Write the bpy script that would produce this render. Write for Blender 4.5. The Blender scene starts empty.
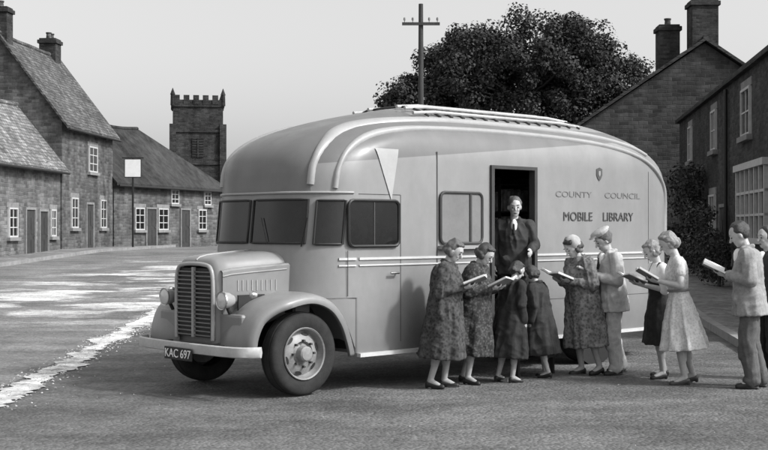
import bpy, math, random
from mathutils import Vector, Matrix, noise
R=random.Random(7)
SC=bpy.context.scene; COL=SC.collection
F=1250.0; CH=1.74
V=Vector
def g(y): return max(0,min(1,(y-22)/30))*.74
# ---------------------------------------------------------------- materials
def M(name,c,var=.25,scale=6,rough=.8,bump=.15,kind=None,spec=.3,metal=0,bw=.5,bh=.22,c2=.1,stretch=None,dist=.02):
    m=bpy.data.materials.new(name);m.use_nodes=True;t=m.node_tree;n=t.nodes;l=t.links
    b=n['Principled BSDF'];b.inputs['Roughness'].default_value=rough
    b.inputs['Specular IOR Level'].default_value=spec;b.inputs['Metallic'].default_value=metal
    tc=n.new('ShaderNodeTexCoord');co=tc.outputs['Object']
    def mapping(s):
        mp=n.new('ShaderNodeMapping');mp.inputs['Scale'].default_value=s;l.new(co,mp.inputs[0]);return mp.outputs[0]
    con=mapping(stretch) if stretch else co
    def nz(s,d=4,v=None):
        k=n.new('ShaderNodeTexNoise');k.inputs['Scale'].default_value=s;k.inputs['Detail'].default_value=d
        k.inputs['Roughness'].default_value=.65;l.new(v or con,k.inputs['Vector']);return k.outputs['Fac']
    def ma(op,a,bb):
        k=n.new('ShaderNodeMath');k.operation=op
        for i,x in enumerate((a,bb)):
            if isinstance(x,(int,float)):k.inputs[i].default_value=x
            else:l.new(x,k.inputs[i])
        return k.outputs[0]
    def mapr(x,a,bb,c_,d_):
        k=n.new('ShaderNodeMapRange')
        for i,q in enumerate((a,bb,c_,d_)):k.inputs[i+1].default_value=q
        l.new(x,k.inputs[0]);return k.outputs[0]
    a1=nz(scale);a2=nz(scale*.13,2);a3=nz(scale*9,2)
    mix=ma('ADD',ma('ADD',ma('MULTIPLY',a1,.5),ma('MULTIPLY',a2,.3)),ma('MULTIPLY',a3,.2))
    val=mapr(mix,.36,.64,c*(1-var),c*(1+var));h=mix
    if kind in('brick','tile'):
        sx=n.new('ShaderNodeSeparateXYZ');l.new(co,sx.inputs[0]);cb=n.new('ShaderNodeCombineXYZ')
        l.new(ma('ADD',sx.outputs[0],sx.outputs[1]) if kind=='brick' else sx.outputs[0],cb.inputs[0]);l.new(sx.outputs[2],cb.inputs[1])
        wv=n.new('ShaderNodeVectorMath');wv.operation='ADD';wn=n.new('ShaderNodeTexNoise');wn.inputs['Scale'].default_value=1.6
        l.new(co,wn.inputs['Vector']);ws=n.new('ShaderNodeVectorMath');ws.operation='SCALE';ws.inputs['Scale'].default_value=.16
        l.new(wn.outputs['Color'],ws.inputs[0]);l.new(cb.outputs[0],wv.inputs[0]);l.new(ws.outputs[0],wv.inputs[1])
        br=n.new('ShaderNodeTexBrick');br.inputs['Scale'].default_value=1;br.inputs['Brick Width'].default_value=bw;br.inputs['Row Height'].default_value=bh
        br.inputs['Mortar Size'].default_value=dist;br.inputs['Color1'].default_value=(1.3,1.3,1.3,1);br.inputs['Color2'].default_value=(.55,.55,.55,1)
        mo=1.05 if kind=='brick' else .4
        br.inputs['Mortar'].default_value=(mo,mo,mo,1);br.inputs['Mortar Smooth'].default_value=.5
        l.new(wv.outputs[0],br.inputs['Vector']);val=ma('MULTIPLY',val,br.outputs['Color']);h=ma('ADD',mix,ma('MULTIPLY',br.outputs['Fac'],-.5))
        val=ma('MULTIPLY',val,mapr(nz(1.0,4,mapping((1.6,1.6,.25))),.4,.62,.72,1.12))
    if kind=='spots':
        vo=n.new('ShaderNodeTexVoronoi');vo.inputs['Scale'].default_value=bw;l.new(co,vo.inputs['Vector'])
        val=ma('MULTIPLY',val,mapr(vo.outputs['Distance'],.2,.6,c2/c,1))
    if kind=='check':
        wv=n.new('ShaderNodeTexWave');wv.inputs['Scale'].default_value=bw;wv.inputs['Distortion'].default_value=1;l.new(co,wv.inputs['Vector'])
        val=ma('MULTIPLY',val,ma('ADD',ma('MULTIPLY',wv.outputs['Fac'],.3),.82))
    if kind=='leaf':
        ge=n.new('ShaderNodeNewGeometry');val=ma('MULTIPLY',val,ma('ADD',ma('MULTIPLY',ge.outputs['Random Per Island'],1.0),.5))
    if kind=='paint':
        sx=n.new('ShaderNodeSeparateXYZ');l.new(co,sx.inputs[0])
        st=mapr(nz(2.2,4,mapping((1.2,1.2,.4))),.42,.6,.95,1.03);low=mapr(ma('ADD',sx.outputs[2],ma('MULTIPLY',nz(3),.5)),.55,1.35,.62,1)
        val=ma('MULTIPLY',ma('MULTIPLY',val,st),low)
        # front dome shade put into the colour, darker inside the inner roof rib
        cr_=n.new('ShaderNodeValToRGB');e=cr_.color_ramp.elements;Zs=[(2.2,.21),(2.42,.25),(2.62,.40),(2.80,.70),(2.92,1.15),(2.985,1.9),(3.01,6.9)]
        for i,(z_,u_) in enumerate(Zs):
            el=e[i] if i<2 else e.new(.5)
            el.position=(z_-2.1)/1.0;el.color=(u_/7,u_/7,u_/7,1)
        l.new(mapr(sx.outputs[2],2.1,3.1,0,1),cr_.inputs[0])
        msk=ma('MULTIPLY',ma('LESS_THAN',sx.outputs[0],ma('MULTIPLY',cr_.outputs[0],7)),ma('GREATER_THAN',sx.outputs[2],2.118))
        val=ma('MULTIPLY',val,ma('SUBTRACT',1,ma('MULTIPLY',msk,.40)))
        l.new(mapr(nz(2.5),.4,.65,rough,rough+.15),b.inputs['Roughness'])
    if kind in('gravel','road'):
        vo=n.new('ShaderNodeTexVoronoi');vo.inputs['Scale'].default_value=bw;l.new(con,vo.inputs['Vector'])
        sc=ma('ADD',ma('MULTIPLY',vo.outputs['Color'],.7),.63);val=ma('MULTIPLY',val,sc);h=ma('ADD',mix,ma('MULTIPLY',vo.outputs['Distance'],-.5))
        val=ma('MULTIPLY',val,mapr(nz(.9,5,mapping((.5,1.5,1))),.4,.62,.80,1.18))
    if kind=='road':
        sx=n.new('ShaderNodeSeparateXYZ');l.new(co,sx.inputs[0])
        s1=mapr(nz(.9,6,mapping((.5,.75,1))),.48,.56,0,1);wy=ma('MULTIPLY',mapr(sx.outputs[1],21,26,0,1),mapr(sx.outputs[1],40,50,1,0))
        wx=mapr(ma('ADD',sx.outputs[0],ma('MULTIPLY',nz(.4,3),4)),-8.6,-6.0,0.0,1)
        val=ma('MULTIPLY',val,ma('ADD',1,ma('MULTIPLY',ma('MULTIPLY',s1,wy),ma('MULTIPLY',wx,2.3))))
    l.new(val,b.inputs['Base Color'])
    if bump:
        bp=n.new('ShaderNodeBump');bp.inputs['Strength'].default_value=bump;bp.inputs['Distance'].default_value=.05
        l.new(h,bp.inputs['Height']);l.new(bp.outputs[0],b.inputs['Normal'])
    return m
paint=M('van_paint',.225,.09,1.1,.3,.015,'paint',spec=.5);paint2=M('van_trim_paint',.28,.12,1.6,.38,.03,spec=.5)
rib=M('raised_rib_paint',.30,.12,3,.35,.02,spec=.5);bump_p=M('bumper_paint',.40,.2,3,.35,.02,spec=.5);wheel_p=M('wheel_paint',.22,.35,7,.5,.05,spec=.5)
cream=M('light_band_paint',.50,.12,4,.4,.02,spec=.5);white=M('white_paint',.75,.08,5,.6,.03);pen_m=M('pennant_paint',.36,.08,5,.5,.0)
chrome=M('chrome',.6,.1,5,.25,0,metal=1);bar_m=M('dull_grille_metal',.2,.2,5,.4,0,metal=1);glass=M('dark_glass',.012,.4,1.5,.06,0,spec=.4);rubber=M('tyre_rubber',.025,.4,9,.85,.1)
black=M('black_enamel',.02,.2,5,.5,.02);seam=M('panel_gap',.05,.2,5,.7,0);inner=M('interior_wood',.05,.3,5,.7,.05)
lens=M('lamp_glass',.5,.1,30,.08,0,spec=.8)
stone=M('coursed_stone',.105,.5,1.1,.95,.7,'brick',bw=.34,bh=.14);stone_l=M('pale_stone',.125,.5,1.1,.95,.7,'brick',bw=.34,bh=.14)
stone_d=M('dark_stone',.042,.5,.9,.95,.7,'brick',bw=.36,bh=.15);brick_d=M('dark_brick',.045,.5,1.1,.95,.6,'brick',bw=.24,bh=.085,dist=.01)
slate=M('slate_roof',.11,.45,1.4,.8,.6,'tile',bw=.25,bh=.14);tile_l=M('pale_tiles',.2,.4,1.4,.8,.6,'tile',bw=.25,bh=.14)
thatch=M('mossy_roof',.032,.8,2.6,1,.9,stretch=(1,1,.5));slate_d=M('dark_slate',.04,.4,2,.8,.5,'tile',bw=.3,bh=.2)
win_w=M('window_paint',.46,.15,8,.6,.03);door_m=M('door_paint',.04,.3,5,.6,.05);sill_m=M('sill_stone',.2,.3,6,.9,.1)
wood=M('weathered_wood',.05,.35,6,.9,.3,stretch=(1,1,.15));bark=M('bark',.05,.4,5,.95,.5)
leaf=M('leaves',.05,.45,.7,.8,0,'leaf',spec=.1);ivy=M('ivy_leaves',.05,.3,1,.6,0,'leaf',spec=.3)
ground_m=M('ground_tarmac',.115,.45,.7,.93,.6,'gravel',bw=30);road_m=M('road_surface',.165,.38,.7,.9,.5,'road',bw=26)
gut_m=M('gutter_stones',.52,.7,3.2,.95,1,'gravel',bw=9)
pave_m=M('pavement_slab',.18,.25,3,.9,.3,'gravel',bw=9);kerb_m=M('kerb_stone',.24,.3,4,.9,.3);grass_m=M('grass_field',.09,.4,.5,1,.5)
stones_m=M('loose_stone',.36,.5,9,.9,.2,'leaf')
skin=M('skin',.42,.18,20,.5,.05,spec=.45);skin_d=M('lips_eyes',.035,.1,20,.5,0);stock=M('stockings',.3,.15,20,.6,.05)
# ---------------------------------------------------------------- mesh helpers
def obj(name,vs,fs,mat,parent=None,smooth=False,sharp=None):
    me=bpy.data.meshes.new(name);me.from_pydata([tuple(v) for v in vs],[],fs);me.materials.append(mat)
    if smooth:
        me.polygons.foreach_set('use_smooth',[True]*len(me.polygons))
        if sharp: me.set_sharp_from_angle(angle=math.radians(sharp))
    o=bpy.data.objects.new(name,me);COL.objects.link(o);o.parent=parent;me.update();return o
def top(name,label,cat,loc,rz=0,group=None):
    o=bpy.data.objects.new(name,None);o.empty_display_size=.3;COL.objects.link(o);o.location=loc;o.rotation_euler=(0,0,rz)
    o['label']=label;o['category']=cat
    if group:o['group']=group
    return o
def recalc(o):
    import bmesh
    bm=bmesh.new();bm.from_mesh(o.data);bmesh.ops.recalc_face_normals(bm,faces=bm.faces);bm.to_mesh(o.data);bm.free();return o
BF=[(0,3,2,1),(4,5,6,7),(0,1,5,4),(1,2,6,5),(2,3,7,6),(3,0,4,7)]
def boxes(name,bl,mat,parent,bev=0):
    vs=[];fs=[]
    for (x0,x1,y0,y1,z0,z1) in bl:
        k=len(vs);vs+=[(x0,y0,z0),(x1,y0,z0),(x1,y1,z0),(x0,y1,z0),(x0,y0,z1),(x1,y0,z1),(x1,y1,z1),(x0,y1,z1)]
        fs+=[tuple(i+k for i in f) for f in BF]
    o=obj(name,vs,fs,mat,parent)
    if bev:
        b=o.modifiers.new('b','BEVEL');b.width=bev;b.segments=2
    return o
def frame_of(d):
    d=V(d).normalized();a=V((0,0,1)) if abs(d.z)<.9 else V((1,0,0));x=d.cross(a).normalized();return x,d.cross(x).normalized()
def tube(name,pts,r,mat,parent,closed=False,seg=8,rz=None,raw=False):
    pts=[V(p) for p in pts];n=len(pts);vs=[];fs=[];px=None
    for i,p in enumerate(pts):
        a=pts[(i-1)%n] if (i or closed) else p;b=pts[(i+1)%n] if (i<n-1 or closed) else p
        d=(b-a).normalized()
        if px is None: x,y=frame_of(d)
        else:
            x=(px-d*px.dot(d)).normalized();y=d.cross(x).normalized()
        px=x;rr=r[i] if isinstance(r,(list,tuple)) else r
        for k in range(seg):
            t=2*math.pi*k/seg;vs.append(p+x*rr*math.cos(t)+y*rr*math.sin(t))
    for i in range(n if closed else n-1):
        for k in range(seg):
            a=i*seg+k;b=i*seg+(k+1)%seg;j=(i+1)%n*seg;fs.append((a,b,j+(k+1)%seg,j+k))
    if not closed: fs+=[tuple(range(seg))[::-1],tuple((n-1)*seg+k for k in range(seg))]
    if raw:return vs,fs
    return obj(name,vs,fs,mat,parent,True,50)
def lathe(name,prof,c,mat,parent,axis='Y',seg=40):
    vs=[];fs=[];n=len(prof)
    for k in range(seg):
        t=2*math.pi*k/seg
        for (r,h) in prof:
            if axis=='Y':vs.append((c[0]+r*math.cos(t),c[1]+h,c[2]+r*math.sin(t)))
            elif axis=='X':vs.append((c[0]+h,c[1]+r*math.cos(t),c[2]+r*math.sin(t)))
            else:vs.append((c[0]+r*math.cos(t),c[1]+r*math.sin(t),c[2]+h))
    for k in range(seg):
        for i in range(n-1):
            a=k*n+i;b=(k+1)%seg*n+i;fs.append((a,b,b+1,a+1))
    return recalc(obj(name,vs,fs,mat,parent,True,35))
def grid(name,rows,mat,parent,closed=False,smooth=True,sharp=40,caps=False):
    m=len(rows[0]);vs=[p for r in rows for p in r];fs=[]
    for i in range(len(rows)-1):
        for k in range(m if closed else m-1):
            a=i*m+k;b=i*m+(k+1)%m;fs.append((a,b,b+m,a+m))
    if caps: fs+=[tuple(range(m))[::-1],tuple((len(rows)-1)*m+k for k in range(m))]
    return recalc(obj(name,vs,fs,mat,parent,smooth,sharp))
def text(name,s,size,mat,parent,loc,rot,ext=.004,sx=1):
    cu=bpy.data.curves.new(name,'FONT');cu.body=s;cu.size=size;cu.extrude=ext;cu.align_x='CENTER';cu.align_y='CENTER'
    t=bpy.data.objects.new(name,cu);COL.objects.link(t);dg=bpy.context.evaluated_depsgraph_get()
    me=bpy.data.meshes.new_from_object(t.evaluated_get(dg));bpy.data.objects.remove(t);me.materials.clear();me.materials.append(mat)
    o=bpy.data.objects.new(name,me);COL.objects.link(o);o.parent=parent;o.location=loc;o.rotation_euler=rot;o.scale=(sx,1,1);return o
# ---------------------------------------------------------------- ground
def strip(name,rows,dz,mat,kind='structure',thick=0,nx=6):
    vs=[];fs=[]
    for (y,a,b) in rows:
        for k in range(nx+1): vs.append((a+(b-a)*k/nx,y,g(y)+dz))
    for i in range(len(rows)-1):
        for k in range(nx):
            a=i*(nx+1)+k;fs.append((a,a+1,a+nx+2,a+nx+1))
    o=obj(name,vs,fs,mat)
    if thick:
        s=o.modifiers.new('s','SOLIDIFY');s.thickness=thick;s.offset=-1
    o['kind']=kind;return o
strip('ground',[(y,-900,900) for y in(-60,0,22,52,90,200,600,1500)],0,ground_m)
def wob(a,s=.25): return a+R.uniform(-s,s)
ys=[4,8,12,16,20,22,25,29,33,38,43,47,52,58,66,80,120]
strip('road',[(y,-13.2+.069*(y-52)+1.4,wob(-4.15+max(0,y-20)*.09,.08)) for y in ys],.004,road_m)
rows=[];y=5.;wl=wr_=0
def gx(y): return -3.95-max(0,y-14)*.05
while y<22:
    w=.40;wl=wl*.82+R.uniform(-.07,.07);wr_=wr_*.82+R.uniform(-.07,.07)
    rows.append((y,gx(y)-w*.5+wl,gx(y)+w*.5+wr_));y+=.08
rows.append((22,gx(22)-.2,gx(22)+.2));y=22.15
while y<27: wl=wl*.7+R.uniform(-.07,.07);rows.append((y,gx(y)-.2+wl,gx(y)+.18-.02*(y-22)+R.uniform(-.04,.04)));y+=.2
strip('stone_gutter',rows,.012,gut_m,nx=2)
strip('pavement',[(y,-13.4+.069*(y-52)-.3,-13.4+.069*(y-52)+1.5) for y in(36,45,52,59,66,75)],.12,pave_m,thick=.14)
strip('pavement',[(y,4.88+.128*y-1.9,4.88+.128*y+.3) for y in(15,22,30,40,52)],.12,pave_m,thick=.14)
strip('kerb',[(y,4.88+.128*y-2.06,4.88+.128*y-1.905) for y in(15,22,30,40,52)],.125,kerb_m,thick=.16)
strip('kerb',[(y,-13.4+.069*(y-52)+1.505,-13.4+.069*(y-52)+1.65) for y in(36,45,52,59,66,75)],.125,kerb_m,thick=.16)
strip('grass_field',[(y,-300,300) for y in(125,200,500)],.01,grass_m)
vs=[];fs=[]
for i in range(2300):
    if i<2000:
        y=R.uniform(8,26);x=gx(y)+R.gauss(0,.17);s=R.uniform(.006,.02)
    else:
        y=R.uniform(9,22);x=R.uniform(-6,6);s=R.uniform(.003,.007)
    z=g(y)+.012;k=len(vs);a=R.uniform(0,3)
    for j in range(5):
        t=a+j*1.257;q=s*R.uniform(.7,1.3);vs.append((x+q*math.cos(t),y+q*math.sin(t),z-.006))
    vs.append((x,y,z+s*.4));fs+=[(k+j,k+(j+1)%5,k+5) for j in range(5)]
o=obj('loose_stones',vs,fs,stones_m);o['kind']='stuff';o['label']='pale loose stones scattered along the road gutter'
# ---------------------------------------------------------------- buildings
def window(root,x,z,w,h,nx=2,nz=3,fm=win_w,y=0,name='window'):
    gl=boxes(name,[(x-w/2+.03,x+w/2-.03,y-.03,y+.02,z+.03,z+h-.03)],glass,root)
    t=.06;b=[(x-w/2,x-w/2+t,y-.07,y+.01,z,z+h),(x+w/2-t,x+w/2,y-.07,y+.01,z,z+h),(x-w/2+t,x+w/2-t,y-.07,y+.01,z+h-t,z+h),(x-w/2+t,x+w/2-t,y-.07,y+.01,z,z+t)]
    for i in range(1,nx): xx=x-w/2+w*i/nx;b.append((xx-.018,xx+.018,y-.055,y-.02,z+t,z+h-t))
    for i in range(1,nz): zz=z+h*i/nz;b.append((x-w/2+t,x+w/2-t,y-.05,y-.02,zz-.018,zz+.018))
    boxes('frame',b,fm,gl);boxes('sill',[(x-w/2-.12,x+w/2+.12,y-.14,y+.02,z-.13,z-.002)],sill_m,gl)
    boxes('lintel',[(x-w/2-.15,x+w/2+.15,y-.03,y+.02,z+h+.002,z+h+.2)],sill_m,gl)
def door(root,x,w,h,y=0,dm=door_m):
    d=boxes('door',[(x-w/2,x+w/2,y-.03,y+.02,-.1,h)]+[(x+a*w/4-w*.16,x+a*w/4+w*.16,y-.045,y-.028,b,b+.65) for a in(-1,1) for b in(.25,1.1)],dm,root)
    boxes('frame',[(x-w/2-.09,x-w/2,y-.08,y+.01,-.1,h+.09),(x+w/2,x+w/2+.09,y-.08,y+.01,-.1,h+.09),(x-w/2,x+w/2,y-.08,y+.01,h,h+.09)],sill_m,d)
    boxes('handle',[(x+w*.36,x+w*.42,y-.09,y-.03,1.0,1.06)],chrome,d)
def chimney(roof,x,y,w,d,z0,z1,mat,pots=2):
    c=boxes('chimney',[(x-w/2,x+w/2,y-d/2,y+d/2,z0,z1-.25),(x-w/2-.07,x+w/2+.07,y-d/2-.07,y+d/2+.07,z1-.25,z1-.08),(x-w/2+.0,x+w/2,y-d/2,y+d/2,z1-.08,z1)],mat,roof,.02)
    for i in range(pots):
        xx=x+(i-(pots-1)/2)*w/max(pots,1)*.9
        lathe('chimney_pot',[(0,0),(.13,0),(.11,.2),(.14,.23),(.14,.28),(.09,.28),(.09,.15),(0,.15)],(xx,y,z1),slate,c,'Z',12)
def house(lab,X,Y,ang,L,D,eave,ridge,wm,rm,wins=(),doors=(),chims=(),hip=0,rx=.5,ov=.3,cat='house'):
    r=top('house',lab,cat,(X,Y,g(Y)),ang);Dr=D*rx
    vs=[(0,0,-1),(0,D,-1),(0,D,eave),(0,Dr,ridge),(0,0,eave),(L,0,-1),(L,D,-1),(L,D,eave),(L-hip-.02,Dr,ridge),(L,0,eave)]
    recalc(obj('wall',vs,[(0,1,2,3,4),(5,6,7,8,9),(0,4,9,5),(4,3,8,9),(3,2,7,8),(2,1,6,7),(0,1,6,5)],wm,r))
    k1=(ridge-eave)/Dr;k2=(ridge-eave)/(D-Dr);t=.13;vs=[];n=14
    for i in range(n+1):
        f=i/n;sag=-.12*math.sin(math.pi*f)*(1+.3*math.sin(9*f))
        xe=-.2+(L+.4)*f;xr=-.2+(L+.4-hip)*f
        e1=(xe,-ov,eave-ov*k1+.03);b=(xr,Dr,ridge+.08+sag);e2=(xe,D+ov,eave-ov*k2+.03)
        vs+=[e1,((xe+xr)/2,(Dr-ov)/2,(e1[2]+b[2])/2+sag*.5),b,e2,(e2[0],e2[1],e2[2]+t),(b[0],b[1],b[2]+t),((xe+xr)/2,(Dr-ov)/2,(e1[2]+b[2])/2+t+sag*.5),(e1[0],e1[1],e1[2]+t)]
    fs=[]
    for i in range(n):
        for k in range(8):
            a=i*8+k;bq=i*8+(k+1)%8;fs.append((a,bq,bq+8,a+8))
    e=n*8;fs+=[(0,1,6,7),(1,2,5,6),(2,3,4,5),(e,e+1,e+6,e+7),(e+1,e+2,e+5,e+6),(e+2,e+3,e+4,e+5)]
    if hip: fs.append((e+4,e+5,e+6,e+7))
    ro=recalc(obj('roof',vs,fs,rm,r))
    tube('ridge_tiles',[(-.2+(L+.4-hip)*i/n,Dr,ridge+.2-.12*math.sin(math.pi*i/n)*(1+.3*math.sin(9*i/n))) for i in range(n+1)],.10,rm,ro)
    tube('gutter',[(-.1,-ov-.05,eave-ov*k1+.02),(L+.1,-ov-.05,eave-ov*k1+.02)],.05,black,ro)
    for w in wins: window(r,*w)
    for d in doors: door(r,*d)
    for c in chims: chimney(ro,*c)
    return r
aL=math.atan2(1,.069)
house('low stone cottage with pale tiled roof beside the street',-14.37,38,aL,13.85,4.6,3.95,6.3,stone_l,tile_l,
  wins=[(8.4,1.0,.9,1.1),(6.4,1.0,.9,1.1),(12.9,1.0,.6,1.1)],doors=[(10.2,.95,2.05),(11.7,.9,2.0)],rx=.42)
h2=house('tall two-storey stone house with steep slate roof and chimneys',-13.4,52,aL,7.4,5.9,5.5,9.0,stone,slate,
  wins=[(4.2,3.5,1.25,1.15),(1.6,1.0,.9,1.3),(5.8,1.0,.9,1.3)],doors=[(3.7,.95,2.05)],chims=[(.5,2.8,.7,.8,7.7,10.3,brick_d,1),(6.7,2.8,.8,.8,7.7,9.9,brick_d,2)],rx=.46)
house('long stone cottage with dark mossy sagging roof and small windows',-12.85,59.5,math.atan2(10.9,3.9),11.5,5.5,3.3,6.1,stone,thatch,
  wins=[(2.3,.9,.9,1.1),(4.6,.9,1.0,1.1),(8.8,.9,.9,1.1),(5.8,2.25,.8,.75),(9.4,2.25,.8,.75)],doors=[(3.4,.9,1.95),(6.9,.9,1.95)],chims=[(.7,2.7,.7,.8,5.4,7.1,brick_d,1)],hip=5.0)
sg=top('hanging_sign','white square inn sign hanging from a wall bracket','sign',(-11.55,57.5,g(57)),0)
boxes('post',[(-.04,.04,-.04,.04,0,4.2)],black,sg);boxes('bracket',[(-.5,.5,-.03,.03,4.2,4.25)],black,sg)
sb=boxes('board',[(-.36,.36,-.05,.05,3.35,4.15)],white,sg,.01)
boxes('frame',[(-.39,-.362,-.05,.05,3.32,4.18),(.362,.39,-.05,.05,3.32,4.18),(-.36,.36,-.05,.05,3.32,3.347),(-.36,.36,-.05,.05,4.152,4.18)],black,sb)
# church tower
tw=top('church_tower','square dark stone church tower with battlements and pinnacles','church tower',(-16.4,110,.7),.16)
W=2.15;boxes('wall',[(-W,W,-W,W,-1,11.6)],stone_d,tw)
boxes('string_course',[(-W-.12,W+.12,-W-.12,W+.12,a,a+.22) for a in(6.5,9.3,11.5)],stone_d,tw)
for sx in(-1,1):
    for sy in(-1,1):boxes('buttress',[(sx*W-.28,sx*W+.28,sy*W-.28,sy*W+.28,-1,10.0)],stone_d,tw)
b=[]
for i in range(5):
    a=-W+.1+i*(2*W-.2)/5
    for s in(-1,1):
        b+=[(a,a+.5,s*W-.15,s*W+.15,11.72,12.5),(s*W-.14,s*W+.14,a,a+.5,11.72,12.52)]
boxes('battlement',b+[(-W,W,-W-.1,-W+.1,11.7,12.1),(-W,W,W-.1,W+.1,11.7,12.1),(-W-.1,-W+.1,-W,W,11.7,12.1),(W-.1,W+.1,-W,W,11.7,12.1)],stone_d,tw)
for sx in(-1,1):
    for sy in(-1,1):lathe('pinnacle',[(.2,11.6),(.18,12.5),(.22,12.55),(.02,13.1)],(sx*W,sy*W,0),stone_d,tw,'Z',8)
y0=-W
wv=boxes('belfry_window',[(-.5,.5,y0-.06,y0+.1,7.1,8.8)],black,tw);boxes('louvre',[(-.5,.5,y0-.12,y0-.05,7.2+i*.22,7.28+i*.22) for i in range(8)]+[(-.05,.05,y0-.16,y0-.11,7.1,8.8)],stone_d,wv)
wv=boxes('belfry_window',[(W-.1,W+.06,-.5,.5,7.1,8.8)],black,tw)
# right terrace (parapet)
aR=math.atan2(-1,-.128);YF=45.;LR=27
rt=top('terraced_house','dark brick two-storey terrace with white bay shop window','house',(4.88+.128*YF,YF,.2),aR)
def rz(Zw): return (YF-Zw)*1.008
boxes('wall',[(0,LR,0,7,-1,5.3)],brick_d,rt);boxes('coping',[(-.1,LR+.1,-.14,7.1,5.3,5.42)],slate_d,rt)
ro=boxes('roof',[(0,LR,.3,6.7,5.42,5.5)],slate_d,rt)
for Zw,z,w,h in((30,3.75,1.3,1.15),(35.7,3.75,1.0,1.15),(41.5,3.75,.9,1.15),(23,3.75,1.3,1.15),(36,1.0,1.2,1.5),(42,1.,1.1,1.4)): window(rt,rz(Zw),z,w,h,2,2)
bx=rz(27.6);bay=boxes('bay_window',[(bx-2.0,bx+2.0,-.40,-.002,2.85,3.0),(bx-1.95,bx+1.95,-.38,-.002,1.2,1.32)],win_w,rt)
boxes('base',[(bx-1.9,bx+1.9,-.3,-.002,-.3,1.2)],brick_d,bay)
boxes('pane',[(bx-1.9,bx+1.9,-.28,-.02,1.32,2.85)],glass,bay)
boxes('frame',[(bx-1.94+i*.63,bx-1.86+i*.63,-.35,-.25,1.32,2.85) for i in range(7)]+[(bx-1.94,bx+1.92,-.34,-.26,2.3,2.36),(bx-1.94,bx+1.92,-.34,-.26,1.8,1.85)],win_w,bay)
door(rt,rz(33.8),1.0,2.1);door(rt,rz(39),1.0,2.1);tube('drainpipe',[(rz(33),-.08,-.1),(rz(33),-.08,5.2)],.05,black,rt)
boxes('chimney',[(2,3,2,2.7,5.5,6.3)],brick_d,ro)
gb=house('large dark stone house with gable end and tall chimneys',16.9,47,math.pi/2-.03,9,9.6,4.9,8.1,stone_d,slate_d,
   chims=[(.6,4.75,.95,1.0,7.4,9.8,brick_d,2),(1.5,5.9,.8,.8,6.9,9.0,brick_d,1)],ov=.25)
gw_=top('garden_wall','low rough stone garden wall beside the pavement','wall',(8.6,46.5,.6),math.pi)
boxes('wall',[(0,6.5,0,.35,-.5,1.6)],stone_d,gw_);boxes('coping',[(-.05,6.55,-.05,.4,1.6,1.72)],sill_m,gw_)
# ---------------------------------------------------------------- vegetation
def leaves(cl,n,size,seed,fat=.55):
    q=random.Random(seed);vs=[];fs=[]
    for (c,r) in cl:
        for _ in range(n):
            d=V((q.gauss(0,1),q.gauss(0,1),q.gauss(0,1))).normalized();p=V(c)+d*r*(q.random()**.4)
            nn=(d+V((q.gauss(0,.5),q.gauss(0,.5),q.gauss(0,.5)+.3))).normalized();x,y=frame_of(nn);s=size*q.uniform(.5,1.2);a=q.uniform(0,3)
            u=x*math.cos(a)+y*math.sin(a);w=nn.cross(u);k=len(vs)
            vs+=[p-u*s,p-w*s*fat,p+u*s,p+w*s*fat+nn*s*.2];fs.append((k,k+1,k+2,k+3))
    return vs,fs
def tree(lab,X,Y,lobes,trunk_h,tr,ncl,nl,ls,seed):
    r=top('tree',lab,'tree',(X,Y,g(Y)),0);q=random.Random(seed)
    av=[];af_=[]
    def add(pts,rr):
        a,b=tube('',pts,rr,None,None,raw=True,seg=7);k=len(av);av.extend(a);af_.extend([tuple(i+k for i in f) for f in b])
    add([(0,0,-.3),(.05,0,trunk_h*.5),(0,.1,trunk_h),(.1,0,trunk_h*1.7)],[tr*1.4,tr,tr*.8,tr*.4])
    cl=[]
    for (c,rx,rz_) in lobes:
        c=V(c);add([(0,0,trunk_h*.8),(c.x*.4,c.y*.4,trunk_h+(c.z-trunk_h)*.45),c],[tr*.6,tr*.35,.06])
        for _ in range(int(ncl*rx*rx/9)):
            d=V((q.gauss(0,1),q.gauss(0,1),q.gauss(0,1))).normalized()*(q.uniform(.6,1.0));p=c+V((d.x*rx,d.y*rx,d.z*rz_));cl.append((p,q.uniform(.35,.85)))
            if q.random()<.2: add([c,c.lerp(p,.5)+V((0,0,-.15)),p],[.08,.05,.02])
    obj('trunk',av,af_,bark,r,True);vs,fs=leaves(cl,nl,ls,seed,.85);obj('crown',vs,fs,leaf,r)
tree('large broad leafy tree with dense dark crown',5.6,55,[((.5,0,6.7),4.5,3.8),((-3.9,-.3,6.0),2.0,1.9),((4.3,0,6.4),2.4,2.3),((2.3,0,8.2),2.4,1.9),((-1.8,0,8.1),2.3,1.6)],3,.4,125,300,.07,3)
def bush(lab,X,Y,cl,n,s,name='shrub',z=None,mat=ivy):
    r=top(name,lab,'shrub',(X,Y,g(Y) if z is None else z));vs,fs=leaves(cl,n,s,int(X*7+Y));obj('foliage',vs,fs,mat,r)
    tube('stem',[(0,0,-.2),(0,.05,1.0)],.05,bark,r)
q=random.Random(4)
bush('climbing ivy mass growing over the cottage corner',9.35,38.2,[((q.uniform(-.5,.6),q.uniform(-1.4,1.4),q.uniform(.4,3.0)),q.uniform(.25,.5)) for _ in range(30)],150,.07,'ivy')
bush('bushy garden shrub behind the stone wall',7.6,43.0,[((q.uniform(-.9,.9),q.uniform(-.9,.9),q.uniform(.4,2.2)),q.uniform(.3,.5)) for _ in range(22)],150,.07)
bush('small shrub at the foot of the brick wall',8.1,30.2,[((q.uniform(-.4,.4),q.uniform(-.8,.8),q.uniform(.2,1.3)),q.uniform(.2,.35)) for _ in range(16)],150,.05)
bush('leafy bush against the dark brick wall',8.6,33.6,[((q.uniform(-.4,.4),q.uniform(-.9,.9),q.uniform(.2,1.9)),q.uniform(.2,.4)) for _ in range(20)],150,.05)
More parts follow.
